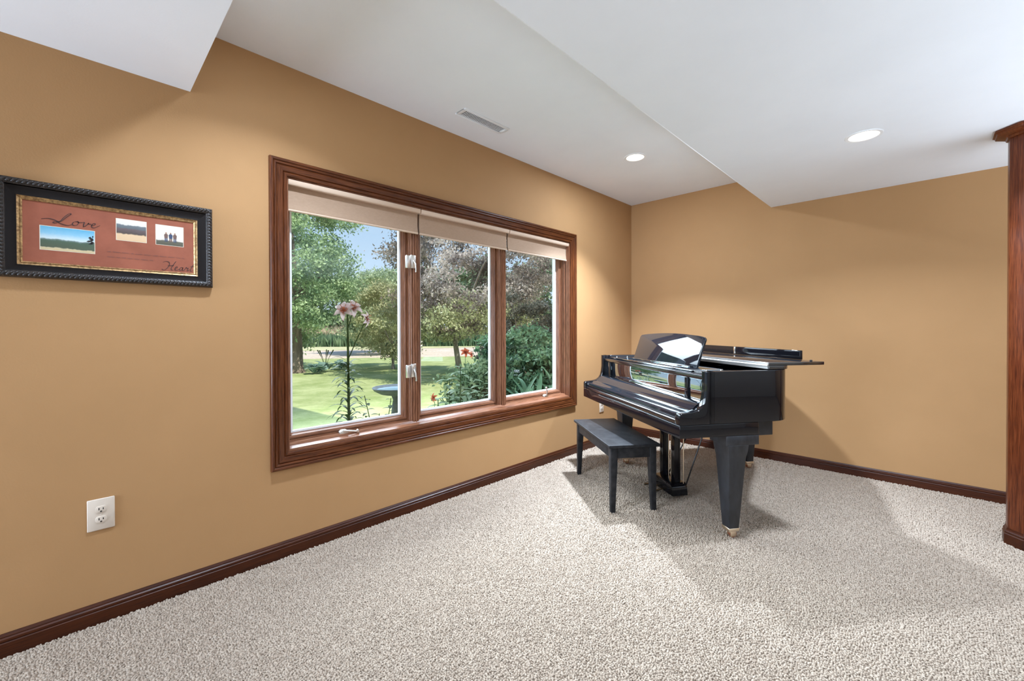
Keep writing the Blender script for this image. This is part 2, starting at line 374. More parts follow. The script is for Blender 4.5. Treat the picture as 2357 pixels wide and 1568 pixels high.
CP = [(-.004, -.002), (-.004, .010), (.004, .013), (.010, .013), (.014, .009), (.018, .015), (.040, .0175), (.045, .0135), (.050, .0205), (.056, .0205), (.059, .017), (.064, .023), (.072, .023), (.076, .019), (.077, -.002)]
sweep(ALL, CP, WY0, WY1, WZ0, WZ1, .0, (M_woody, M_woodz), 'casing', win)
JP = [(0, 0), (0, -.16), (-.014, -.16), (-.014, -.088), (-.021, -.088), (-.021, -.074), (-.016, -.072), (-.016, -.064), (-.019, -.062), (-.019, -.050), (-.012, -.047), (-.012, -.030), (-.015, -.028), (-.015, -.024), (-.012, -.022), (-.012, 0)]
sweep(ALL, JP, WY0, WY1, WZ0, WZ1, .0, (M_sashy, M_sashz), 'jamb', win)
b = MB(); b.prism([(-.088, WZ0+.012), (-.004, WZ0+.012), (-.004, WZ0+.016), (-.040, WZ0+.022), (-.052, WZ0+.034), (-.088, WZ0+.034)], 1, WY0+.012, WY1-.012)
b.build('stool', M_sashy, win, smooth=30)
MULL = (-2.647, -1.868)
for my in MULL:
    b = MB()
    hp = [(-.16, .036), (-.074, .036), (-.070, .033), (-.056, .032), (-.052, .029), (-.052, .025), (-.066, .0245), (-.066, .0215), (-.048, .021), (-.045, .018), (-.045, .011), (-.049, .009), (-.049, .006), (-.042, .004)]
    pr = [(x_, -y_) for x_, y_ in hp]+hp[::-1]
    b.prism([(x_, my+y_) for x_, y_ in pr], 2, WZ0+.012, WZ1-.012); b.build('mullion', M_sashz, win, smooth=30)
cells = [(WY0+.014, MULL[0]-.030), (MULL[0]+.030, MULL[1]-.030), (MULL[1]+.030, WY1-.014)]
SP = [(0, -.14), (0, -.090), (.003, -.086), (.010, -.086), (.012, -.092), (.015, -.092), (.017, -.086), (.025, -.086), (.028, -.091), (.031, -.091), (.034, -.099), (.037, -.108), (.040, -.112), (.040, -.14)]
sashes = []
for (a, c) in cells:
    z0, z1 = WZ0+.030, WZ1-.014
    sash = empty('sash', (0, 0, 0)); sash.parent = win; sashes.append(sash)
    sweep(ALL, SP, a, c, z0, z1, 0, (M_sashy, M_sashz), 'sash_rail', sash, sgn=-1)
    sweep(ALL, [(.034, -.116), (.050, -.116), (.050, -.135), (.034, -.135)], a, c, z0, z1, 0, (M_vinyl, M_vinyl), 'glazing_bead', sash, sgn=-1)
    b = MB(); b.box(-.124, -.120, a+.034, c-.034, z0+.034, z1-.034); b.build('glass_pane', M_glass, sash)
# white outer frame seen past the glass
sweep(ALL, [(-.020, -.150), (.030, -.150), (.030, -.185), (-.020, -.185)], WY0, WY1, WZ0, WZ1, 0, (M_vinyl, M_vinyl), 'outer_frame', win)
for my in MULL:
    b = MB(); b.box(-.175, -.141, my-.045, my+.045, WZ0, WZ1); b.build('outer_mullion', M_vinyl, win)
# sash locks on the first mullion, cranks on the outer sashes
for z in (1.550, .865):
    lk = MB(); lk.box(-.050, -.030, -2.722, -2.694, z-.040, z+.040); lk.box(-.046, -.032, -2.690, -2.655, z-.038, z+.046)
    o = lk.build('lock', M_nickel, win, bevel=.003)
    hb = MB(); hb.tube([(-.030, -2.674, z+.012), (-.020, -2.668, z-.010), (-.018, -2.664, z-.045), (-.022, -2.662, z-.062)], [.006, .005, .005, .006], 8)
    hb.build('lever', M_nickel, o, smooth=60)
def crank(yb, up, track):
    zb = WZ0+.022
    c = MB(); c.prism([(yb-.030, zb), (yb-.026, zb+.020), (yb-.012, zb+.030), (yb+.012, zb+.030), (yb+.024, zb+.018), (yb+.028, zb)], 0, -.078, -.050)
    if track: c.box(-.066, -.054, yb-.095, yb-.02, zb, zb+.010)
    o = c.build('crank_housing', M_nickel, win, bevel=.003)
    h = MB()
    if up: pth = [(-.052, yb, zb+.018), (-.044, yb-.002, zb+.050), (-.046, yb-.010, zb+.088)]
    else: pth = [(-.052, yb-.005, zb+.024), (-.044, yb+.03, zb+.020), (-.042, yb+.075, zb+.010)]
    h.tube(pth, [.007, .005, .005], 8); h.build('crank_arm', M_nickel, o, smooth=60)
    k = MB(); e_ = Vector(pth[-1]); d = Vector((.004, -.006, .014)) if not up else Vector((0, .008, .006))
    k.tube([e_-d*.6, e_-d*.3, e_+d*.3, e_+d*.9], [.004, .009, .009, .004], 10); k.build('crank_knob', M_nickel, o, smooth=60)
crank(-3.112, False, True); crank(-1.352, True, False)

# three shades side by side
shade_y = [(-3.412, -2.640, 'left wide beige fabric shade rolled up over the left window pane'),
           (-2.634, -1.848, 'middle beige fabric shade rolled up over the centre window pane'),
           (-1.842, -1.103, 'right beige fabric shade rolled up over the pane nearest the piano')]
for y0, y1, lb in shade_y:
    t = empty('window_shade', (0, (y0+y1)/2, 1.73), label=lb, cat='shade', group='beige shades across the picture window'); w = (y1-y0)/2
    b = MB(); b.prism([(.002, .152), (.000, .132), (-.004, .126), (-.020, .128), (-.055, .128), (-.055, .152)], 1, -w, w); b.build('valance', M_shade_l, t, bevel=.0015)
    g = [[(x_, y_, z_) for y_ in np.linspace(-w+.003, w-.003, 9)] for x_, z_ in ((-.030, .129), (-.032, .09), (-.032, .05), (-.029, .022), (-.026, .010), (-.028, .004), (-.036, .002), (-.040, .02), (-.042, .129))]
    b = MB(); b.sheet(g); b.build('fabric_panel', M_shade, t, smooth=60)
    b = MB(); b.tube([(-.028, -w+.004, .004), (-.028, w-.004, .004)], .0058, 10); b.build('hem_bar', M_shade_l, t, smooth=60)

# ------------------------------------------------------------------ ceiling things
lamp_l = ['recessed ceiling light with warm bulb in the raised ceiling near the corner', 'recessed ceiling light in the raised ceiling near the hanging picture', 'larger looking recessed ceiling light in the lower ceiling at right']
for (x_, y_, z_), lb in zip(LAMPS, lamp_l):
    t = empty('recessed_light', (x_, y_, z_), label=lb, cat='ceiling light', group='recessed ceiling lights')
    b = MB(); b.lathe([(.066, .004), (.066, -.003), (.079, -.004), (.082, -.001), (.082, 0)], n=40); b.build('trim_ring', M_white, t, smooth=40)
    b = MB(); b.lathe([(.066, -.002), (.064, .01), (.058, .045), (.050, .075), (.0, .078)], n=40); b.build('reflector', M_white, t, smooth=50)
    b = MB(); b.lathe([(.0, .006), (.022, .009), (.036, .018), (.043, .034), (.036, .055), (.018, .070), (.016, .078)], n=24); b.build('bulb', M_bulb, t, smooth=60)
    k = LAMPS.index((x_, y_, z_))      # a directed beam plus the soft spill of the reflector
    light('can_lamp', 'AREA', (x_, y_, z_-.008), (0, 0, 0), (42, 14, 22)[k], (.84, 1.0, 1.21), shape='DISK', size=.11, spread=(1.75, 2.2, 2.3)[k])
    if k < 2: light('can_spill', 'AREA', (x_, y_, z_-.009), (0, 0, 0), (15, 3)[k], (.82, 1.0, 1.24), shape='DISK', size=.11)
t = empty('ceiling_vent', (.272, -2.353, H), label='slim white slotted air vent in the ceiling above the window', cat='vent')
b = MB()
for x0, x1, y0, y1 in ((-.050, -.030, -.185, .185), (.030, .050, -.185, .185), (-.030, .030, -.185, -.165), (-.030, .030, .165, .185)): b.box(x0, x1, y0, y1, -.006, 0)
b.build('vent_frame', M_vent, t, bevel=.0015)
b = MB(); b.box(-.03, .03, -.165, .165, -.0009, 0); b.build('vent_shade_sheet', M_dark, t)  # dark sheet stands for the shade behind the slats
b = MB(); b.box(-.030, .030, -.0022, .0022, -.0028, -.0012); sl = b.build('slat', M_vent, t); sl.location = (0, -.158, 0)
for k in range(1, 28):
    c = sl.copy(); COL.objects.link(c); c.parent = t; c.location = (0, -.158+k*.0117, 0)

# ------------------------------------------------------------------ outlets
def outlet(loc, w, h, lb):
    t = empty('wall_outlet', loc, label=lb, cat='outlet', group='white wall outlets')
    b = MB(); b.box(0, .006, -w/2, w/2, -h/2, h/2); b.build('cover_plate', M_plastic, t, bevel=.003)
    for zz in (.0195, -.0195):
        b = MB(); pts = [(.0165*math.cos(q)*1.0, max(-.0125, min(.0125, .0165*math.sin(q)))) for q in np.linspace(0, 2*PI, 25)[:-1]]
        b.prism([(y_, zz+z_) for y_, z_ in pts], 0, .004, .0085); rc = b.build('receptacle', M_plastic, t, bevel=.0006)
        b = MB(); b.box(.0082, .0088, -.0075, -.0045, zz-.002, zz+.007); b.box(.0082, .0088, .0045, .0075, zz-.001, zz+.006)
        b.prism([(.003*math.cos(q), zz-.0075+.003*math.sin(q)) for q in np.linspace(0, 2*PI, 13)[:-1]], 0, .0082, .0088); b.build('slot', M_dark, rc)
    b = MB(); b.lathe([(0, .0072), (.003, .0070), (.0034, .006)], n=12, axis=0); b.build('screw', M_plastic, t, smooth=40)
outlet((0, -4.094, .420), .078, .121, 'white wall outlet with two sockets low on the tan wall below the picture')
outlet((0, -.585, .372), .072, .116, 'small white wall outlet mostly hidden behind the piano')

# ------------------------------------------------------------------ framed picture
pf = empty('picture_frame', (0, -4.040, 1.490), label='wide black carved frame with red mat, three photos and script words', cat='picture')
def fsweep(prof, y0, y1, z0, z1, m, name):
    for sd in ALL:
        mb = MB(); A = []; B = []
        for a, t_ in prof:
            c = {'top': ((y0-a, z1+a), (y1+a, z1+a)), 'bottom': ((y0-a, z0-a), (y1+a, z0-a)), 'left': ((y0-a, z0-a), (y0-a, z1+a)), 'right': ((y1+a, z0-a), (y1+a, z1+a))}[sd]
            A.append((t_, *c[0])); B.append((t_, *c[1]))
        n = len(prof); mb.add(A+B, [(i, (i+1) % n, (i+1) % n+n, i+n) for i in range(n)]+[tuple(range(n)), tuple(range(2*n-1, n-1, -1))])
        mb.build(name, m, pf, smooth=40)
OY0, OY1, OZ0, OZ1 = -.309, .308, -.173, .173
IY0, IY1, IZ0, IZ1 = -.248, .243, -.117, .104
fsweep([(-.002, .004), (-.002, .010), (.002, .014), (.005, .012), (.011, .016), (.011, .004)], IY0, IY1, IZ0, IZ1, M_gold, 'gold_fillet')
fsweep([(0, .003), (0, .019), (.006, .017), (.022, .018), (.030, .022), (.030, .003)], IY0-.011, IY1+.011, IZ0-.011, IZ1+.011, M_pband, 'black_band')
fsweep([(0, .002), (0, .022), (.006, .028), (.014, .030), (.021, .026), (.024, .016), (.024, .0)], OY0+.024, OY1-.024, OZ0+.024, OZ1-.024, M_pframe, 'carved_rail')
# rope-like carving: a row of slanted leaf beads per side, repeated meshes
lb_ = MB(); lb_.lathe([(0, -.012), (.0045, -.009), (.0062, 0), (.0045, .009), (0, .012)], n=8); bead = lb_.build('carved_bead', M_pframe, pf, smooth=70)
bm_ = bead.data; bead.location = (.026, OY0+.012, OZ0+.012); bead.rotation_euler = (0, .0, 0)
def beads(y0, z0, y1, z1):
    L_ = math.hypot(y1-y0, z1-z0); n = int(L_/.0125)
    for k in range(1, n+1):
        f = (k-.3)/n; a = math.atan2(z1-z0, y1-y0)
        part('carved_bead', pf, bm_, (.026, y0+(y1-y0)*f, z0+(z1-z0)*f), (a-PI/2+.75, 0, 0), (1, 1, .95))
q = .012
beads(OY0+q, OZ0+q, OY1-q, OZ0+q); beads(OY0+q, OZ1-q, OY1-q, OZ1-q); beads(OY0+q, OZ0+q, OY0+q, OZ1-q); beads(OY1-q, OZ0+q, OY1-q, OZ1-q)
b = MB(); b.box(.002, .008, IY0-.005, IY1+.005, IZ0-.005, IZ1+.005); b.build('mat_board', M_matb, pf)
def photo_mat(name, zc, h, kind):
    """small landscape photographs: printed bands of sky, land and sand by height"""
    m = mat(name, (.5, .5, .5), .45); n, l, bb = nodes(m)
    t = n.new('ShaderNodeTexCoord'); s_ = n.new('ShaderNodeSeparateXYZ'); l.new(t.outputs['Object'], s_.inputs[0])
    ns = n.new('ShaderNodeTexNoise'); ns.inputs['Scale'].default_value = 70; ns.inputs['Detail'].default_value = 4; l.new(t.outputs['Object'], ns.inputs['Vector'])
    ma = n.new('ShaderNodeMath'); ma.operation = 'MULTIPLY_ADD'; ma.inputs[1].default_value = .012; l.new(ns.outputs[0], ma.inputs[0]); l.new(s_.outputs['Z'], ma.inputs[2])
    mr = n.new('ShaderNodeMapRange'); mr.inputs['From Min'].default_value = zc-h/2+.006; mr.inputs['From Max'].default_value = zc+h/2+.006; l.new(ma.outputs[0], mr.inputs[0])
    cr = n.new('ShaderNodeValToRGB'); l.new(mr.outputs[0], cr.inputs[0]); E_ = cr.color_ramp.elements
    S = {'lake': [(0, (.62, .45, .22)), (.10, (.60, .5, .3)), (.14, (.08, .10, .06)), (.40, (.07, .11, .07)), (.46, (.16, .22, .2)), (.50, (.62, .72, .74)), (.72, (.25, .52, .68)), (1, (.10, .38, .58))],
         'beach': [(0, (.70, .48, .28)), (.30, (.72, .50, .30)), (.35, (.08, .06, .05)), (.55, (.14, .10, .10)), (.60, (.12, .14, .15)), (.72, (.16, .18, .19)), (.76, (.74, .70, .62)), (1, (.78, .72, .62))],
         'hill': [(0, (.08, .075, .045)), (.22, (.12, .11, .08)), (.27, (.74, .68, .58)), (1, (.74, .66, .54))]}[kind]
    E_[0].position = 0; E_[0].color = (*S[0][1], 1); E_[1].position = 1; E_[1].color = (*S[-1][1], 1)
    for p_, c_ in S[1:-1]: e2 = E_.new(p_); e2.color = (*c_, 1)
    l.new(cr.outputs[0], bb.inputs['Base Color']); return m
M_paper = mat('photo_paper', (.75, .68, .55), .5)
def photo(y0, y1, z0, z1, kind, lb):
    y0 += 4.040; y1 += 4.040; z0 -= 1.490; z1 -= 1.490
    b = MB(); b.box(.008, .0085, y0, y1, z0, z1); o = b.build('photograph', M_paper, pf); o['label'] = lb
    b = MB(); b.box(.0085, .0088, y0+.0018, y1-.0018, z0+.0018, z1-.0018); b.build('photo_print', photo_mat('print_'+kind, (z0+z1)/2, z1-z0, kind), o)
    return o, y0, y1, z0, z1
o1, a0, a1, c0, c1 = photo(-4.246, -4.1035, 1.421, 1.509, 'lake', 'wide photograph of blue sky over a dark shore')
b = MB()
for k in range(7):
    y_ = a1-.010+.004*math.sin(k*2.3); z_ = c0+.036+k*.0045; q_ = (.009, .007, .010, .006, .008, .005, .003)[k]
    b.prism([(y_-q_, z_), (y_-q_*.3, z_-.002), (min(a1-.002, y_+q_*.7), z_+.001), (y_+q_*.2, z_+.006), (y_-q_*.5, z_+.004)], 0, .0088, .0090)
b.build('printed_branch', M_dark, o1)
photo(-4.045, -3.953, 1.484, 1.570, 'beach', 'photograph of a rocky sandy beach')
o3, a0, a1, c0, c1 = photo(-3.9255, -3.833, 1.483, 1.567, 'hill', 'photograph of three people standing on a hill')
M_f1 = mat('print_navy', (.04, .06, .12), .6); M_f2 = mat('print_brown', (.16, .09, .07), .6); M_skin = mat('print_skin', (.35, .2, .13), .6)
b = MB(); m3 = [M_f1, M_f2, M_skin]
for i, yy in enumerate((a0+.034, a0+.049, a0+.063)):
    zz = c0+.018
    b.cur = (1, 0, 1)[i]; b.prism([(yy-.005, zz+.012), (yy-.0065, zz+.026), (yy-.003, zz+.031), (yy+.003, zz+.031), (yy+.0065, zz+.026), (yy+.005, zz+.012)], 0, .0088, .0091)
    b.cur = 2; b.prism([(yy+.0028*math.cos(w), zz+.034+.0033*math.sin(w)) for w in np.linspace(0, 2*PI, 11)[:-1]], 0, .0088, .0091)
    b.cur = (0, 1, 0)[i]; b.box(.0088, .0091, yy-.0045, yy-.0008, zz-.002, zz+.012); b.box(.0088, .0091, yy+.0008, yy+.0045, zz-.002, zz+.012)
b.build('printed_figures', m3, o3)
def catmull(P, n=6):
    P = [P[0]]+P+[P[-1]]; out = []
    for i in range(1, len(P)-2):
        for k in range(n):
            t_ = k/n; p0, p1, p2, p3 = (np.array(P[i+j], float) for j in (-1, 0, 1, 2))
            out.append(.5*((2*p1)+(-p0+p2)*t_+(2*p0-5*p1+4*p2-p3)*t_**2+(-p0+3*p1-3*p2+p3)*t_**3))
    out.append(np.array(P[-2], float)); return out
def script(strokes, oy, oz, s_, name, m, wid=.0022, skew=.0):
    mb = MB()
    for st in strokes:
        pts = catmull(st); L_ = []; R_ = []
        for i, p_ in enumerate(pts):
            d = pts[min(i+1, len(pts)-1)]-pts[max(i-1, 0)]; a = math.atan2(d[1], d[0]); w = wid*(.35+.65*abs(math.sin(a-.6)))/2
            nx, ny = -math.sin(a)*w, math.cos(a)*w
            x_, y_ = oy+(p_[0]+skew*p_[1])*s_, oz+p_[1]*s_
            L_.append((.0094, x_+nx, y_+ny)); R_.append((.0094, x_-nx, y_-ny))
        mb.sheet([L_, R_])
    o = mb.build(name, m, pf); o['kind'] = 'stuff'; return o
# "Love" and "Heart" in flowing script (units: letter height ~ 1)
love = [[(-.9, .30), (-.5, .42), (-.1, .36), (.25, .22), (.45, .35), (.75, .85), (.95, 1.1), (.8, 1.12), (.55, .75), (.35, .3), (.1, .05), (-.1, .1), (.1, .22), (.45, .05), (.9, -.05), (1.15, .1)],
        [(1.45, .45), (1.25, .35), (1.2, .12), (1.35, .02), (1.55, .15), (1.6, .38), (1.48, .46), (1.62, .38), (1.85, .42)],
        [(1.85, .42), (1.98, .45), (1.98, .2), (2.02, .02), (2.2, .2), (2.3, .45), (2.28, .35), (2.5, .36)],
        [(2.5, .22), (2.72, .30), (2.78, .43), (2.66, .47), (2.55, .3), (2.58, .08), (2.75, .02), (2.98, .2), (3.15, .34)]]
script(love, -4.040-4.2095+.0+4.040+4.040-.0, .030, .0375, 'script_word_love', M_ink, .0030, .18)
heart = [[(-.5, .9), (-.2, 1.05), (.1, .95), (.15, .6), (0, .2), (-.25, -.05), (-.5, .05)],
         [(.75, 1.15), (.55, .7), (.4, .25), (.45, .02), (.6, .05)], [(.0, .5), (.3, .56), (.6, .58)],
         [(.75, .22), (.95, .32), (.98, .45), (.85, .46), (.78, .25), (.82, .06), (1.0, .04), (1.2, .22)],
         [(1.5, .42), (1.33, .42), (1.25, .2), (1.33, .03), (1.5, .2), (1.55, .42), (1.53, .12), (1.65, .05), (1.78, .25)],
         [(1.78, .25), (1.88, .5), (1.95, .38), (2.1, .4), (2.02, .15), (2.1, .03), (2.25, .25)],
         [(2.62, 1.05), (2.42, .5), (2.36, .15), (2.45, .02), (2.6, .15)], [(2.28, .62), (2.5, .66), (2.72, .68)]]
script(heart, .150, -.108, .0335, 'script_word_heart', M_ink, .0026, .15)
# two lines of fine unreadable handwriting
rl = random.Random(3)
for (ya, yb, zz) in ((-.031, .222, -.0545), (-.031, .116, -.0750)):
    st = []; y_ = ya
    while y_ < yb-.008:
        n = rl.randint(3, 7); pts = []
        for k in range(n*2): pts.append(((y_+k*.0016-ya)/.01, (zz+(.0018 if k % 2 else -.0012)*rl.uniform(.5, 1.4))/.01))
        st.append(pts); y_ += n*.0032+.004
    script(st, ya, 0, .01, 'fine_handwriting', M_ink2, .0007)

# ------------------------------------------------------------------ octagonal post
post = empty('octagonal_post', (2.660, -.720, 0), label='dark stained eight-sided wooden post at the right edge with moulded cap', cat='post')
def octo(mb, prof):
    vs = []; m = len(prof)
    for a, z in prof:
        R_ = a/math.cos(PI/8)
        for k in range(8): w = PI/8+k*PI/4; vs.append((R_*math.cos(w), R_*math.sin(w), z))
    mb.add(vs, [(i*8+k, i*8+(k+1) % 8, (i+1)*8+(k+1) % 8, (i+1)*8+k) for i in range(m-1) for k in range(8)]+[tuple(range(7, -1, -1)), tuple((m-1)*8+k for k in range(8))])
A_ = .085
b = MB(); octo(b, [(A_, .0), (A_, HS-.01)]); b.build('shaft', M_post, post, bevel=.003)
b = MB(); octo(b, [(A_+.012, 0), (A_+.012, .055), (A_+.009, .058), (A_+.010, .068), (A_+.005, .074), (A_+.002, .085), (A_, .086)]); b.build('base_moulding', M_basex, post, smooth=30)
b = MB(); octo(b, [(A_, HS-.048), (A_+.006, HS-.046), (A_+.010, HS-.036), (A_+.026, HS-.030), (A_+.040, HS-.022), (A_+.044, HS-.022), (A_+.046, HS-.014), (A_+.054, HS-.010), (A_+.052, HS-.004), (A_+.050, HS-.0005)]); b.build('cap_moulding', M_post, post, smooth=25)

# ------------------------------------------------------------------ piano (local: x = player's right, y = towards tail)
PA = -.6077
pn = empty('baby_grand_piano', (.801, -1.605, 0), PA, label='black polished baby grand piano standing in the corner beside the window', cat='piano')
w = .702
OUT = [(w, .165), (w, .30), (w, .45), (w, .555), (.690, .615), (.655, .665), (.60, .710), (.51, .775), (.40, .86), (.28, .965), (.18, 1.06), (.06, 1.18), (-.06, 1.28), (-.18, 1.345), (-.32, 1.38), (-.48, 1.385), (-.60, 1.36), (-.67, 1.31), (-w, 1.22), (-w, .9), (-w, .5), (-w, .165)]
def smooth_out(P, n=4): return [tuple(p_) for p_ in catmull([np.array(q_) for q_ in P], n)]
SO = smooth_out(OUT)
def inset(P, d):
    P = [np.array(p_) for p_ in P]; out = []
    for i, p_ in enumerate(P):
        t_ = P[min(i+1, len(P)-1)]-P[max(i-1, 0)]; t_ = t_/np.linalg.norm(t_); out.append(p_+np.array([-t_[1], t_[0]])*d)
    return out
SI = inset(SO, .038)
b = MB(); zb, zt = .634, .907
n = len(SO); vs = []
for P_, z in ((SO, zb), (SO, zt), (SI, zt), (SI, zb)): vs += [(p_[0], p_[1], z) for p_ in P_]
fs = [(k*n+i, k*n+i+1, ((k+1) % 4)*n+i+1, ((k+1) % 4)*n+i) for k in range(4) for i in range(n-1)]+[(0, n, 2*n, 3*n), (n-1, 4*n-1, 3*n-1, 2*n-1)]
b.add(vs, fs); b.build('rim', M_gloss, pn, bevel=.003, smooth=40)
# arms (cheeks) with the swept front curve
AP = [(0, .634), (0, .680), (.004, .690), (.014, .694), (.070, .699), (.105, .707), (.128, .722), (.143, .745), (.151, .78), (.155, .82), (.155, .907), (.200, .907), (.200, .634)]
for sx in (1, -1):
    b = MB(); b.prism([(y_, z_) for y_, z_ in AP], 0, sx*w, sx*(w-.048)); b.build('arm', M_gloss, pn, bevel=.003, smooth=40)
# keybed with key slip
b = MB(); b.prism([(.0, .566), (.0, .633), (.46, .633), (.46, .566)], 0, -w+.001, w-.001); b.build('keybed', M_gloss, pn, bevel=.003)
b = MB(); b.prism([(.003, .6335), (.003, .655), (.008, .660), (.022, .660), (.026, .655), (.026, .6335)], 0, -w+.049, w-.049); b.build('key_slip', M_lidtop, pn, bevel=.003)
# closed key cover: rounded lip, two shallow waves rising to the name board
FP = [(.012, .662), (.008, .672), (.010, .684), (.018, .690), (.030, .690), (.040, .686), (.052, .688), (.066, .696), (.080, .699), (.092, .700), (.108, .712), (.124, .727), (.142, .739), (.164, .746), (.164, .730), (.05, .664)]
b = MB(); b.prism(FP, 0, -w+.049, w-.049); fb = b.build('key_cover', M_cover, pn, smooth=30)
b = MB(); b.prism([(.164, .735), (.164, .858), (.182, .858), (.182, .735)], 0, -w+.049, w-.049); b.build('name_board', M_mirror, pn, bevel=.001)
b = MB(); b.prism([(.160, .859), (.158, .864), (.158, .884), (.205, .884), (.205, .859)], 0, -w+.049, w-.049); b.build('top_rail', M_lidtop, pn, bevel=.002)
for sx in (1, -1):
    b = MB(); b.box(sx*.505, sx*.535, .152, .163, .74, .858); b.build('key_block_strip', M_gloss, pn, bevel=.001)
# inside: plate and soundboard floor coloured dark for the shade inside the case
b = MB(); ins = inset(SO, .036); b.add([(p_[0], p_[1], .80) for p_ in ins], [tuple(range(len(ins)))]); b.build('iron_plate', mat('plate_black', (.015, .013, .012), .5), pn)
b = MB(); b.add([(p_[0], p_[1], .640) for p_ in ins], [tuple(range(len(ins)))]); b.build('soundboard', M_satin, pn)
# music shelf, rails, desk
b = MB(); b.prism([(.200, .884), (.197, .889), (.197, .896), (.40, .896), (.40, .884)], 0, -.50, .50); b.build('music_shelf', M_mirror, pn, bevel=.002)
for sx in (1, -1):
    b = MB(); b.box(sx*.52, sx*.66, .20, .42, .884, .893); b.build('desk_rail', M_lidtop, pn, bevel=.002)
    for yy in (.24, .33):
        b = MB(); b.lathe([(0, .904), (.005, .903), (.006, .893)], c=(sx*.575, yy), n=12); b.build('rail_screw', M_steel, pn, smooth=40)
DW = .400
dk = []
for k in range(9): dk.append((-DW+.022*(1-math.cos(k/8*PI/2)), .0+.0))
pts = [(-DW, 0), (DW, 0)]
for k in range(7): a = k/6*PI/2; pts.append((DW-.028+.028*math.cos(a), .172+.022*math.sin(a)))
for xx in np.linspace(DW-.06, -DW+.06, 15): pts.append((xx, .194+.018*(math.cos(xx/DW*PI/2))))
for k in range(7): a = PI/2+k/6*PI/2; pts.append((-DW+.028+.028*math.cos(a), .172+.022*math.sin(a)))
b = MB(); b.prism(pts, 1, 0, .014); dko = b.build('music_desk', M_desk, pn, bevel=.002); dko.location = (0, .296, .897); dko.rotation_euler = (-math.radians(19), 0, 0)
b = MB(); b.box(-.36, .36, .268, .292, .896, .906); b.build('desk_ledge', M_mirror, pn, bevel=.002)
# lid over the tail half, folded front flap lying on it, its lip standing up
OV = .010
lid_y0 = .532
LO = [p_ for p_ in inset(SO, -OV) if p_[1] > lid_y0]
LO = [np.array((.690, lid_y0))]+[np.array((min(p_[0], .690), p_[1])) for p_ in LO]+[np.array((-w-OV, lid_y0))]
b = MB(); b.prism([tuple(p_) for p_ in LO], 2, .910, .928); b.build('lid', M_lidtop, pn, bevel=.002)
b = MB(); b.box(-w-.008, .685, lid_y0+.002, .885, .9285, .946); b.build('lid_flap', M_lidtop, pn, bevel=.002)
b = MB(); b.box(-.560, .545, .866, .885, .9465, 1.000); b.build('flap_lip', M_gloss, pn, bevel=.002)
b = MB(); b.box(-.006, .012, .862, .867, .950, .998); b.build('lid_lock', M_steel, pn, bevel=.001)
b = MB(); b.tube([(-w+.02, lid_y0-.003, .9285), (.683, lid_y0-.003, .9285)], .0055, 10); b.box(-w+.02, .683, lid_y0-.0035, lid_y0+.0015, .912, .945)
b.build('piano_hinge', mat('hinge_nickel', (.78, .76, .72), .5, metal=.8), pn, smooth=50)
b = MB(); b.lathe([(0, .9545), (.006, .954), (.0075, .950), (.006, .946)], c=(.655, .83), n=12); b.build('rubber_bumper', M_dark, pn, smooth=50)
# underframe
b = MB(); b.box(-.60, .640, .465, .60, .545, .634); b.build('cross_beam', M_satin, pn, bevel=.003)
b = MB(); b.box(-.40, -.28, .60, 1.33, .56, .634); b.box(-.05, .05, .60, 1.10, .56, .634); b.build('back_brace', M_satin, pn, bevel=.003)
def leg(cx, cy, zt_, brk=True):
    g = empty('leg', (cx, cy, 0)); g.parent = pn
    pr = [(.0285, .062), (.030, .064), (.0535, .440), (.055, .452), (.058, .468), (.061, .488), (.063, .512), (.063, zt_)] if brk else [(.0285, .062), (.030, .064), (.052, .440), (.056, .455), (.070, .48), (.085, .50), (.085, zt_)]
    mb = MB(); vs = []
    for r_, z in pr: vs += [(-r_, -r_*.95, z), (r_, -r_*.95, z), (r_, r_*.95, z), (-r_, r_*.95, z)]
    m = len(pr); mb.add(vs, [(i*4+k, i*4+(k+1) % 4, (i+1)*4+(k+1) % 4, (i+1)*4+k) for i in range(m-1) for k in range(4)]+[(3, 2, 1, 0), tuple((m-1)*4+k for k in range(4))])
    mb.build('leg_post', M_satin, g, bevel=.003)
    mb = MB(); r_ = .031; mb.box(-r_, r_, -r_, r_, .046, .063); mb.box(-.012, .012, -.012, .012, .030, .046); so = mb.build('caster_socket', M_brass, g, bevel=.002)
    mb = MB(); mb.box(-.016, -.012, -.010, .022, .012, .040); mb.box(.012, .016, -.010, .022, .012, .040); mb.build('caster_fork', M_brass, g, bevel=.001)
    mb = MB(); mb.lathe([(0, -.010), (.018, -.010), (.020, -.006), (.020, .006), (.018, .010), (0, .010)], c=(.012, .022), n=20, axis=0); mb.build('caster_wheel', M_copper, g, smooth=40)
leg(.638, .340, .516); leg(-.638, .340, .516)
for sx in (1, -1):
    b = MB(); b.box(sx*.562, sx*.7015, .268, .462, .515, .566); b.build('leg_plate', M_satin, pn, bevel=.003)
leg(-.341, 1.255, .56, False)
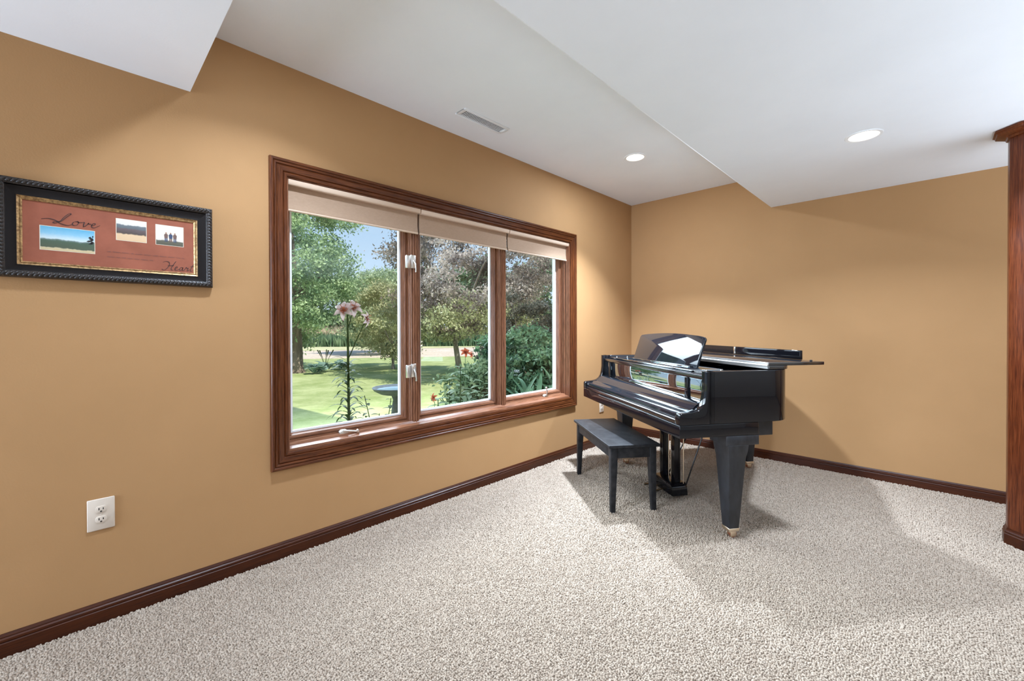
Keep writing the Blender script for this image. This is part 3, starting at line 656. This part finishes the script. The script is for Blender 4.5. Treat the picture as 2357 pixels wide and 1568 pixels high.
# lyre: two posts, pedal box, pedals, brass rods and slanting braces
ly = empty('pedal_lyre', (0, .365, 0)); ly.parent = pn
for sx in (1, -1):
    b = MB(); b.box(sx*.050, sx*.094, -.022, .022, .10, .566); b.build('lyre_post', M_gloss, ly, bevel=.003)
b = MB(); b.box(-.125, .125, -.05, .045, .545, .566); b.build('lyre_top', M_gloss, ly, bevel=.003)
b = MB(); b.prism([(-.135, .028), (-.128, .085), (-.105, .105), (.105, .105), (.128, .085), (.135, .028)], 1, -.062, .050); b.build('pedal_box', M_gloss, ly, bevel=.004)
for k in (-1, 0, 1):
    b = MB(); pth = [(k*.062, -.05, .058), (k*.062, -.095, .056), (k*.062, -.135, .047), (k*.062, -.155, .044)]
    g_ = []
    for (x_, y_, z_), hw in zip(pth, (.008, .010, .017, .012)): g_.append([(x_-hw, y_, z_), (x_, y_, z_+.004), (x_+hw, y_, z_), (x_, y_, z_-.005), (x_-hw, y_, z_)])
    b.sheet(g_); b.add(g_[-1][:4], [(0, 1, 2, 3)]); b.build('pedal', mat('pedal_dark', (.10, .085, .06), .25, metal=.8) if k == -1 else bpy.data.materials['pedal_dark'], ly, smooth=50)
for k in (-.03, .0, .03):
    b = MB(); b.tube([(k, .01, .10), (k, .01, .560)], .0028, 8); b.build('pedal_rod', M_brass, ly, smooth=60)
b = MB(); b.tube([(.115, .03, .10), (.115, .03, .560)], .003, 8); b.build('pedal_rod', M_brass, ly, smooth=60)
for sx in (1, -1):
    b = MB(); b.tube([(sx*.11, .045, .070), (sx*.125+.03, .075+.12, .560)] if sx > 0 else [(-.11, .045, .070), (-.09, .30, .560)], .0048, 8); b.build('lyre_brace', M_gloss, ly, smooth=60)

# ------------------------------------------------------------------ bench
bn = empty('piano_bench', (.7035, -1.546, 0), math.radians(-37.4), label='low black wooden piano bench with scratched top in front of the piano', cat='bench')
bx, by = .378, .165
b = MB(); b.box(-bx, bx, -by, by, .402, .420); b.build('seat', M_bench, bn, bevel=.003)
for sy in (1, -1):
    b = MB(); b.box(-bx+.055, bx-.055, sy*(by-.022), sy*(by-.038), .335, .402); b.build('apron', M_bench, bn, bevel=.001)
for sx in (1, -1):
    b = MB(); b.box(sx*(bx-.022), sx*(bx-.038), -by+.055, by-.055, .335, .402); b.build('apron', M_bench, bn, bevel=.001)
for sx in (1, -1):
    for sy in (1, -1):
        ox, oy = sx*(bx-.018), sy*(by-.018); mb = MB(); vs = []
        for s_, z in ((.028, .0), (.042, .30), (.042, .402)):
            for qx, qy in ((0, 0), (1, 0), (1, 1), (0, 1)): vs.append((ox-sx*qx*s_, oy-sy*qy*s_, z))
        mb.add(vs, [(i*4+k, i*4+(k+1) % 4, (i+1)*4+(k+1) % 4, (i+1)*4+k) for i in range(2) for k in range(4)]+[(3, 2, 1, 0), (8, 9, 10, 11)])
        mb.build('leg', M_bench, bn, bevel=.002)

# ------------------------------------------------------------------ outdoors
GZ = -.1
b = MB(); b.add([(-70, -60, GZ), (-.16, -60, GZ), (-.16, 70, GZ), (-70, 70, GZ)], [(0, 1, 2, 3)]); tag(b.build('lawn_ground', M_grass), kind='structure')
b = MB(); b.prism([(-16.2-12*.55, 1.07-18.3*.55), (-11.43+7*.55, 9.0+11*.55), (-16.43+6, 13.8+12), (-24.3-10, 3.34-14)], 2, GZ, GZ+.012); tag(b.build('gravel_driveway', M_gravel), kind='structure')
b = MB(); b.add([(-60, -25, GZ+.02), (-28.9, -14, GZ+.02), (-17.6, 15.5, GZ+.02), (-8, 40, GZ+.02), (-60, 60, GZ+.02)], [(0, 1, 2, 3, 4)]); tag(b.build('far_field', M_dry), kind='structure')
b = MB(); b.prism([(-2.4, -1.6), (-.16, -1.9), (-.16, 1.6), (-2.6, 1.8), (-2.9, .4)], 2, GZ, GZ+.02); tag(b.build('planting_bed', M_mulch), kind='structure')

def leaves_mesh(name, C, size, m, asp=.55, up=0):
    """a diamond-shaped folded leaf at every centre of C"""
    n = len(C); d = RS.normal(size=(n, 3)); d[:, 2] -= up; d /= np.linalg.norm(d, axis=1)[:, None]
    e_ = RS.normal(size=(n, 3)); e_ -= (e_*d).sum(1)[:, None]*d; e_ /= np.linalg.norm(e_, axis=1)[:, None]; nn = np.cross(d, e_)
    s_ = size*RS.uniform(.65, 1.35, n)[:, None]
    V_ = np.stack([C-d*s_*.5, C+e_*s_*asp*.5+nn*s_*.10, C+d*s_*.5, C-e_*s_*asp*.5+nn*s_*.10], 1).reshape(-1, 3)
    T = (np.array([(0, 1, 2), (0, 2, 3)])[None]+(np.arange(n)*4)[:, None, None]).reshape(-1, 3)
    return raw_mesh(name, V_, T, m)
def crown_pts(c, rad, n, clusters, cs, flat=1, shell=.45):
    d = RS.normal(size=(clusters, 3)); d /= np.linalg.norm(d, axis=1)[:, None]
    cc = d*(RS.uniform(shell, 1, clusters)**.6)[:, None]*np.array(rad)
    P = cc[RS.randint(0, clusters, n)]+RS.normal(size=(n, 3))*np.array([cs, cs, cs*.55*flat])
    return P+np.array(c)
def foliage(parent, me):
    o = bpy.data.objects.new('foliage', me); COL.objects.link(o); o.parent = parent; o['kind'] = 'stuff'; return o
def tree(name, base, trunk_h, r0, c, rad, n, clusters, cs, leaf, m, bark, label, group=None, lean=(0, 0), branches=7, up=.3, extra=()):
    t = empty(name, base, label=label, cat='tree', group=group)
    b = MB(); top = Vector((lean[0], lean[1], trunk_h))
    b.tube([(0, 0, 0), (lean[0]*.1, lean[1]*.1, .12), (lean[0]*.5, lean[1]*.5, trunk_h*.5), top], [r0*1.5, r0*1.1, r0*.9, r0*.75], 12)
    for k in range(branches):
        a = k*2.4+.5; e_ = Vector((c[0]+rad[0]*.7*math.cos(a), c[1]+rad[1]*.7*math.sin(a), c[2]+rad[2]*(-.3+.9*(k % 3)/2)))
        mid = top.lerp(e_, .5)+Vector((0, 0, .15)); b.tube([top-Vector((0, 0, r0)), mid, e_], [r0*.5, r0*.28, r0*.08], 7)
    b.build('trunk', bark, t, smooth=60)
    foliage(t, leaves_mesh('foliage', crown_pts(c, rad, n, clusters, cs), leaf, m, up=up))
    for (c2, rad2, n2, cl2, cs2, lf2, m2) in extra: foliage(t, leaves_mesh('foliage', crown_pts(c2, rad2, n2, cl2, cs2), lf2, m2, up=up))
    return t
tree('maple_tree', (-10.35, .10, GZ), 2.2, .16, (-.6, -.45, 3.5), (2.35, 2.35, 2.9), 82000, 230, .20, .085, L_maple, M_bark, 'tall leafy green tree filling the left window pane, trunk at its left side')
tree('pale_green_tree', (-16.2, 5.9, GZ), .9, .06, (0, 0, 2.1), (2.0, 2.0, 1.95), 26000, 110, .20, .12, L_pale, M_bark, 'lighter green tree behind the lily, right part of the left pane', branches=5)
tree('plum_tree', (-5.98, 2.44, GZ), 1.05, .075, (.15, .25, 2.75), (2.1, 2.1, 1.85), 40000, 210, .15, .070, L_plum, M_barkg,
     'purple leaved tree in the middle pane with a leaning forked trunk', lean=(-.12, -.1), branches=9, up=.6, extra=[((-.2, 0, 1.50), (2.0, 2.0, .62), 15000, 90, .12, .065, L_olive)])
tree('olive_green_tree', (-9.4, 2.55, GZ), .7, .04, (-.1, .1, 1.5), (1.0, 1.1, 1.25), 16000, 70, .14, .075, L_olive, M_barkg, 'yellowish green tree left of the purple tree, beside the first mullion', branches=5)
bgspec = [(-44, 1.5, 11.5, 5), (-40.5, 8, 8.0, 4.0), (-36, 12.5, 6.3, 3.6), (-31, 17.0, 6.6, 3.4), (-27.5, 21, 7.4, 3.8), (-23, 25.5, 7.8, 4), (-18, 31, 8, 4)]
for k, (x_, y_, h_, r_) in enumerate(bgspec):
    nm = ['leftmost', 'second from left', 'third from left', 'middle', 'third from right', 'second from right', 'rightmost'][k]
    tree('distant_tree', (x_, y_, GZ), h_*.3, .25, (0, 0, h_*.55), (r_, r_, h_*.46), 7000, 80, .5, .42, L_far, M_bark, nm+' tree of the distant row beyond the driveway', group='distant tree row', branches=3)
bt = empty('pale_trunk_tree', (-21.1, 11.2, GZ), label='slim tree with pale trunk behind the driveway, left in middle pane', cat='tree')
b = MB(); b.tube([(0, 0, 0), (.05, .02, .6), (-.05, -.03, 1.2), (0, 0, 2.4)], [.13, .11, .09, .05], 8); b.build('trunk', M_birch, bt, smooth=60)
foliage(bt, leaves_mesh('foliage', crown_pts((0, 0, 2.6), (1.2, 1.2, 1.1), 4000, 40, .2, .16), .16, L_pale))
# tall crop strip along the far side of the drive
def blades(name, n, seg, h, wd_, m, label, cat, tass=None):
    a, c = np.array(seg[0]), np.array(seg[1]); f = RS.uniform(0, 1, n)[:, None]; d = (c-a)/np.linalg.norm(c-a); pr = np.array([-d[1], d[0]])
    P = a+(c-a)*f+pr*RS.uniform(0, 2.2, n)[:, None]; hh = h*RS.uniform(.6, 1.1, n); an = RS.uniform(0, 6.28, n); lean = RS.normal(0, .22, (n, 2))*hh[:, None]
    wv = np.stack([np.cos(an), np.sin(an)], 1)*wd_
    z0 = np.full(n, GZ); V_ = np.stack([np.c_[P-wv, z0], np.c_[P+wv, z0], np.c_[P+lean*.4+wv*.8, z0+hh*.6], np.c_[P+lean*.4-wv*.8, z0+hh*.6], np.c_[P+lean, z0+hh]], 1).reshape(-1, 3)
    T = (np.array([(0, 1, 2), (0, 2, 3), (3, 2, 4)])[None]+(np.arange(n)*5)[:, None, None]).reshape(-1, 3)
    mi = None; ms = m
    if tass: ms = [m, tass]; mi = np.tile(np.array([0, 0, 1], dtype=np.int32), n)
    o = bpy.data.objects.new(name, raw_mesh(name, V_, T, ms, mi)); COL.objects.link(o); return tag(o, label, cat, kind='stuff')
blades('tall_crop', 9000, ((-30.5, 2.2), (-17.0, 17.5)), .82, .045, L_corn, 'dark green strip of tall crop along the far side of the driveway', 'crop')
blades('tasselled_crop', 3500, ((-36.5, 4.5), (-23.5, 18.5)), 1.45, .05, L_corn, 'taller tan-tipped crop row behind the dark green strip', 'crop', tass=L_tassel)

# single leaf meshes for the garden plants
def leaf_mesh(name, L_, wd_, droop, m, fold=.25, seg=6, lift=.35, base=.25):
    g = []
    for i in range(seg+1):
        t_ = i/seg; x_ = L_*t_*(1-.18*droop*t_); z_ = L_*(lift*t_-droop*t_*t_); w_ = wd_*max(.0, math.sin(PI*min(1, (t_*(1-base*.3)+base*.3)))**.8)/2 if t_ < 1 else .0003
        w_ = max(w_, .0006 if t_ < .99 else .0002)
        g.append([(x_, -w_, z_+w_*fold), (x_, 0, z_), (x_, w_, z_+w_*fold)])
    b = MB(); b.sheet(g); o = b.build(name, m, smooth=60); me = o.data; bpy.data.objects.remove(o); return me
def leaf_plant(name, base, stems, leaves, mesh_list, lm, label, cat='plant', group=None, stem_r=.005, stem_m=None, yaw0=0, tilt=0, tl=(.8, 1.15)):
    """stems: list of (dx, dy, height, leanx, leany); leaves: per stem (z_from, z_to, count)"""
    t = empty(name, base, label=label, cat=cat, group=group); rr = random.Random(hash(label) % 1000 if False else len(label)*7+int(abs(base[0])*100))
    for (dx, dy, h_, ax, ay) in stems:
        b = MB(); b.tube([(dx, dy, 0), (dx+ax*.4, dy+ay*.4, h_*.5), (dx+ax, dy+ay, h_)], [stem_r, stem_r*.85, stem_r*.6], 7); b.build('stem', stem_m or lm, t, smooth=60)
        z0, z1, cnt = leaves
        for k in range(cnt):
            f = (k+.5)/cnt; z_ = h_*(z0+(z1-z0)*f); q_ = z_/h_
            px, py = dx+ax*q_, dy+ay*q_; a = yaw0+k*2.4+rr.uniform(-.3, .3); s_ = rr.uniform(*tl)*(1.05-.25*f)
            part('leaf', t, rr.choice(mesh_list), (px, py, z_), (0, tilt+rr.uniform(-.2, .2), a), (s_, s_, s_))
    return t
lily_leaf = [leaf_mesh('leaf', .165, .024, .75, L_lily, lift=.75), leaf_mesh('leaf', .155, .022, .55, L_lily, lift=.6), leaf_mesh('leaf', .145, .023, .95, L_lily, lift=.8)]
broad_leaf = [leaf_mesh('leaf', .22, .080, .35, L_broad, lift=.25), leaf_mesh('leaf', .19, .070, .5, L_broad, lift=.4)]
strap_leaf = [leaf_mesh('leaf', .48, .030, .85, L_strap, lift=1.1, seg=8), leaf_mesh('leaf', .42, .032, .6, L_strap, lift=1.2, seg=8), leaf_mesh('leaf', .36, .028, 1.1, L_strap, lift=1.2, seg=8)]
hosta_leaf = [leaf_mesh('leaf', .34, .20, .5, L_hosta, lift=.6), leaf_mesh('leaf', .30, .17, .7, L_hosta, lift=.8)]
rose_leaf = [leaf_mesh('leaf', .07, .035, .3, L_lily, lift=.2), leaf_mesh('leaf', .06, .03, .5, L_lily, lift=.3)]
def flower(parent, loc, size, pm, cm, tilt, yaw, n=6):
    f = empty('flower', loc); f.parent = parent; f.rotation_euler = (0, tilt, yaw)
    pmh = leaf_mesh('petal', size, size*.42, .95, pm, lift=.75, fold=.4)
    for k in range(n): part('petal', f, pmh, (0, 0, 0), (0, -.35 if k % 2 else -.2, k*2*PI/n), (1, 1, 1))
    pc = leaf_mesh('petal_throat', size*.5, size*.20, .75, cm, lift=.85, fold=.4)
    for k in range(n): part('petal_throat', f, pc, (0, 0, .003), (0, -.35 if k % 2 else -.2, k*2*PI/n))
    b = MB()
    for k in range(5): a = k*1.26; b.tube([(0, 0, 0), (.25*size*math.cos(a), .25*size*math.sin(a), size*.45), (.38*size*math.cos(a), .38*size*math.sin(a), size*.62)], [.0015, .0012, .003], 5)
    b.build('stamens', cm, f); return f
toc = math.atan2(-1.45, 3.19)          # yaw from the garden towards the room
ll = leaf_plant('pink_lily', (-.9, -2.697, GZ), [(0, 0, 1.34, .0, -.01)], (.10, .73, 84), lily_leaf, L_lily, 'tall lily with one dark leafy stem and pink white flowers outside the left pane', stem_r=.012, tilt=-.05, tl=(1.0, 1.3))
flower(ll, (.02, -.045, 1.365), .095, L_petal, L_petalc, 1.15, toc-.2); flower(ll, (.0, .03, 1.385), .095, L_petal, L_petalc, 1.0, toc+.25); flower(ll, (-.02, .135, 1.31), .085, L_petal, L_petalc, 1.5, toc+1.2)
b = MB(); b.tube([(0, -.005, 1.0), (.0, .05, 1.12), (-.015, .13, 1.27)], .004, 6); b.tube([(0, 0, 1.25), (0, .03, 1.37)], .004, 6); b.build('flower_stalk', L_lily, ll, smooth=60)
rb = leaf_plant('rose_bush', (-1.2, -2.30, GZ), [(0, 0, .66, .03, -.14), (.02, .04, .60, -.04, .10), (0, -.02, .5, .1, -.02)], (.30, 1.0, 16), rose_leaf, L_lily, 'small leafy rose stems in front of the bird bath', cat='shrub', stem_r=.005, tl=(.9, 1.4))
bb = empty('bird_bath', (-1.84, -1.74, GZ), label='blue grey stone bird bath on the lawn behind the first mullion', cat='bird bath')
b = MB(); b.lathe([(0, .555), (.13, .558), (.20, .572), (.242, .598), (.252, .600), (.256, .592), (.235, .566), (.17, .530), (.08, .512), (.05, .505)], n=40); b.build('bowl', M_stone, bb, smooth=50)
b = MB(); b.lathe([(.055, .508), (.05, .49), (.040, .46), (.050, .40), (.060, .30), (.052, .18), (.050, .12), (.075, .09), (.085, .07)], n=28); b.build('pedestal', M_stone, bb, smooth=50)
b = MB(); b.lathe([(.08, .075), (.13, .06), (.15, .03), (.15, 0), (0, 0)], n=28); b.build('foot', M_stone, bb, smooth=50)
b = MB(); b.lathe([(0, .578), (.208, .578)], n=32); b.build('water', mat('bath_water', (.25, .36, .42), .05, spec=.8), bb, smooth=50)
# broad leaved plants in the middle pane
for k, (x_, y_, h_, nl, lb) in enumerate([(-1.22, -1.36, .84, 26, 'tallest broad-leaved plant in the middle pane, carrying an orange bloom'), (-1.55, -1.25, .68, 22, 'broad-leaved plant behind the orange bloom stem, near the second mullion'), (-1.25, -1.62, .52, 18, 'low broad-leaved plant at bottom centre of the middle pane'), (-.95, -1.30, .50, 18, 'low broad-leaved plant just left of the second mullion')]):
    bp_ = leaf_plant('broadleaf_plant', (x_, y_, GZ), [(0, 0, h_, .03, -.02), (.06, .10, h_*.8, .08, .1)], (.22, 1.0, nl), broad_leaf, L_broad, lb, group='broad-leaved garden plants', stem_r=.008, tl=(.7, 1.1))
dl = leaf_plant('orange_daylily', (-1.48, -1.06, GZ), [(0, 0, .95, .0, -.02)], (.02, .1, 14), strap_leaf, L_strap, 'orange daylily flower standing high in front of the driveway', cat='flower', stem_r=.005)
flower(dl, (0, -.02, .955), .075, L_orange, L_orange, 1.0, toc); flower(dl, (0, .05, .93), .065, L_orange, L_orange, 1.4, toc+1)
dl = leaf_plant('orange_daylily', (-1.02, -1.84, GZ), [(0, 0, .58, -.0, .02)], (.02, .1, 12), strap_leaf, L_strap, 'low orange daylily flower near the bottom of the middle pane', cat='flower', stem_r=.004)
flower(dl, (0, .02, .585), .06, L_orange, L_orange, 1.5, toc-1.2)
# strap-leaved clumps below the right pane
for k, (x_, y_, s_, lb) in enumerate([(-.85, -.92, 1.0, 'leftmost'), (-.90, -.60, 1.1, 'second from left'), (-.75, -.32, 1.0, 'third from left'), (-1.15, -.25, 1.1, 'rearmost'), (-.95, .05, 1.05, 'rightmost')]):
    t = empty('strap_leaf_clump', (x_, y_, GZ), label=lb+' clump of long arching strap leaves below the right pane', cat='plant', group='strap-leaved clumps'); rr = random.Random(k)
    for q_ in range(34):
        sc_ = rr.uniform(1.1, 1.75)*s_; part('leaf', t, rr.choice(strap_leaf), (rr.uniform(-.06, .06), rr.uniform(-.06, .06), rr.uniform(0, .06)), (rr.uniform(-.3, .3), rr.uniform(-.6, .1), rr.uniform(0, 6.28)), (sc_, sc_, sc_))
def shrub(base, rad, n, m, leaf, label, cl=60, group=None):
    t = empty('garden_shrub', base, label=label, cat='shrub', group=group)
    b = MB()
    for k in range(6): a = k*1.05; b.tube([(0, 0, 0), (rad[0]*.3*math.cos(a), rad[1]*.3*math.sin(a), rad[2]*.8), (rad[0]*.7*math.cos(a), rad[1]*.7*math.sin(a), rad[2]*1.5)], [.02, .014, .006], 6)
    b.build('stem', M_bark, t, smooth=60)
    foliage(t, leaves_mesh('foliage', crown_pts((0, 0, rad[2]*.98), rad, n, cl, .09), leaf, m)); return t
shrub((-2.3, .75, GZ), (.75, .75, .62), 9000, L_shrub, .075, 'large dark green shrub behind the right pane', group='garden shrubs')
shrub((-2.5, .0, GZ), (.5, .5, .36), 6000, L_broad, .07, 'mid green shrub behind the second mullion', group='garden shrubs')
shrub((-1.55, .45, GZ), (.5, .5, .45), 5000, L_shrub, .08, 'low dark shrub in front, behind the strap leaf clumps', group='garden shrubs')
shrub((-3.4, 1.9, GZ), (.8, .8, .95), 12000, L_shade, .055, 'greyish purple bush high in the right pane', group='garden shrubs')
for k, (x_, y_, lb) in enumerate([(-10.0, .75, 'blue green hosta clump right of the tree trunk'), (-10.2, -.35, 'blue green hosta clump left of the tree trunk'), (-9.6, .35, 'blue green hosta clump in front of the tree trunk'), (-10.3, 1.35, 'blue green hosta clump furthest right of the tree trunk')]):
    t = empty('hosta_clump', (x_, y_, GZ), label=lb, cat='plant', group='hostas under the tree'); rr = random.Random(k+20)
    for q_ in range(22): part('leaf', t, rr.choice(hosta_leaf), (rr.uniform(-.1, .1), rr.uniform(-.1, .1), rr.uniform(.02, .15)), (0, rr.uniform(-.5, .1), rr.uniform(0, 6.28)))
    if k == 0:
        b = MB()
        for q_ in range(5): a = q_*1.3; b.tube([(0, 0, .1), (.1*math.cos(a), .1*math.sin(a), .4), (.22*math.cos(a), .22*math.sin(a), .62)], [.006, .006, .018], 5)
        b.build('flower_stalk', L_lily, t, smooth=50)
for ch in [o for o in bpy.data.objects if o.name.startswith('leaf') and o.parent is None]: bpy.data.objects.remove(ch)
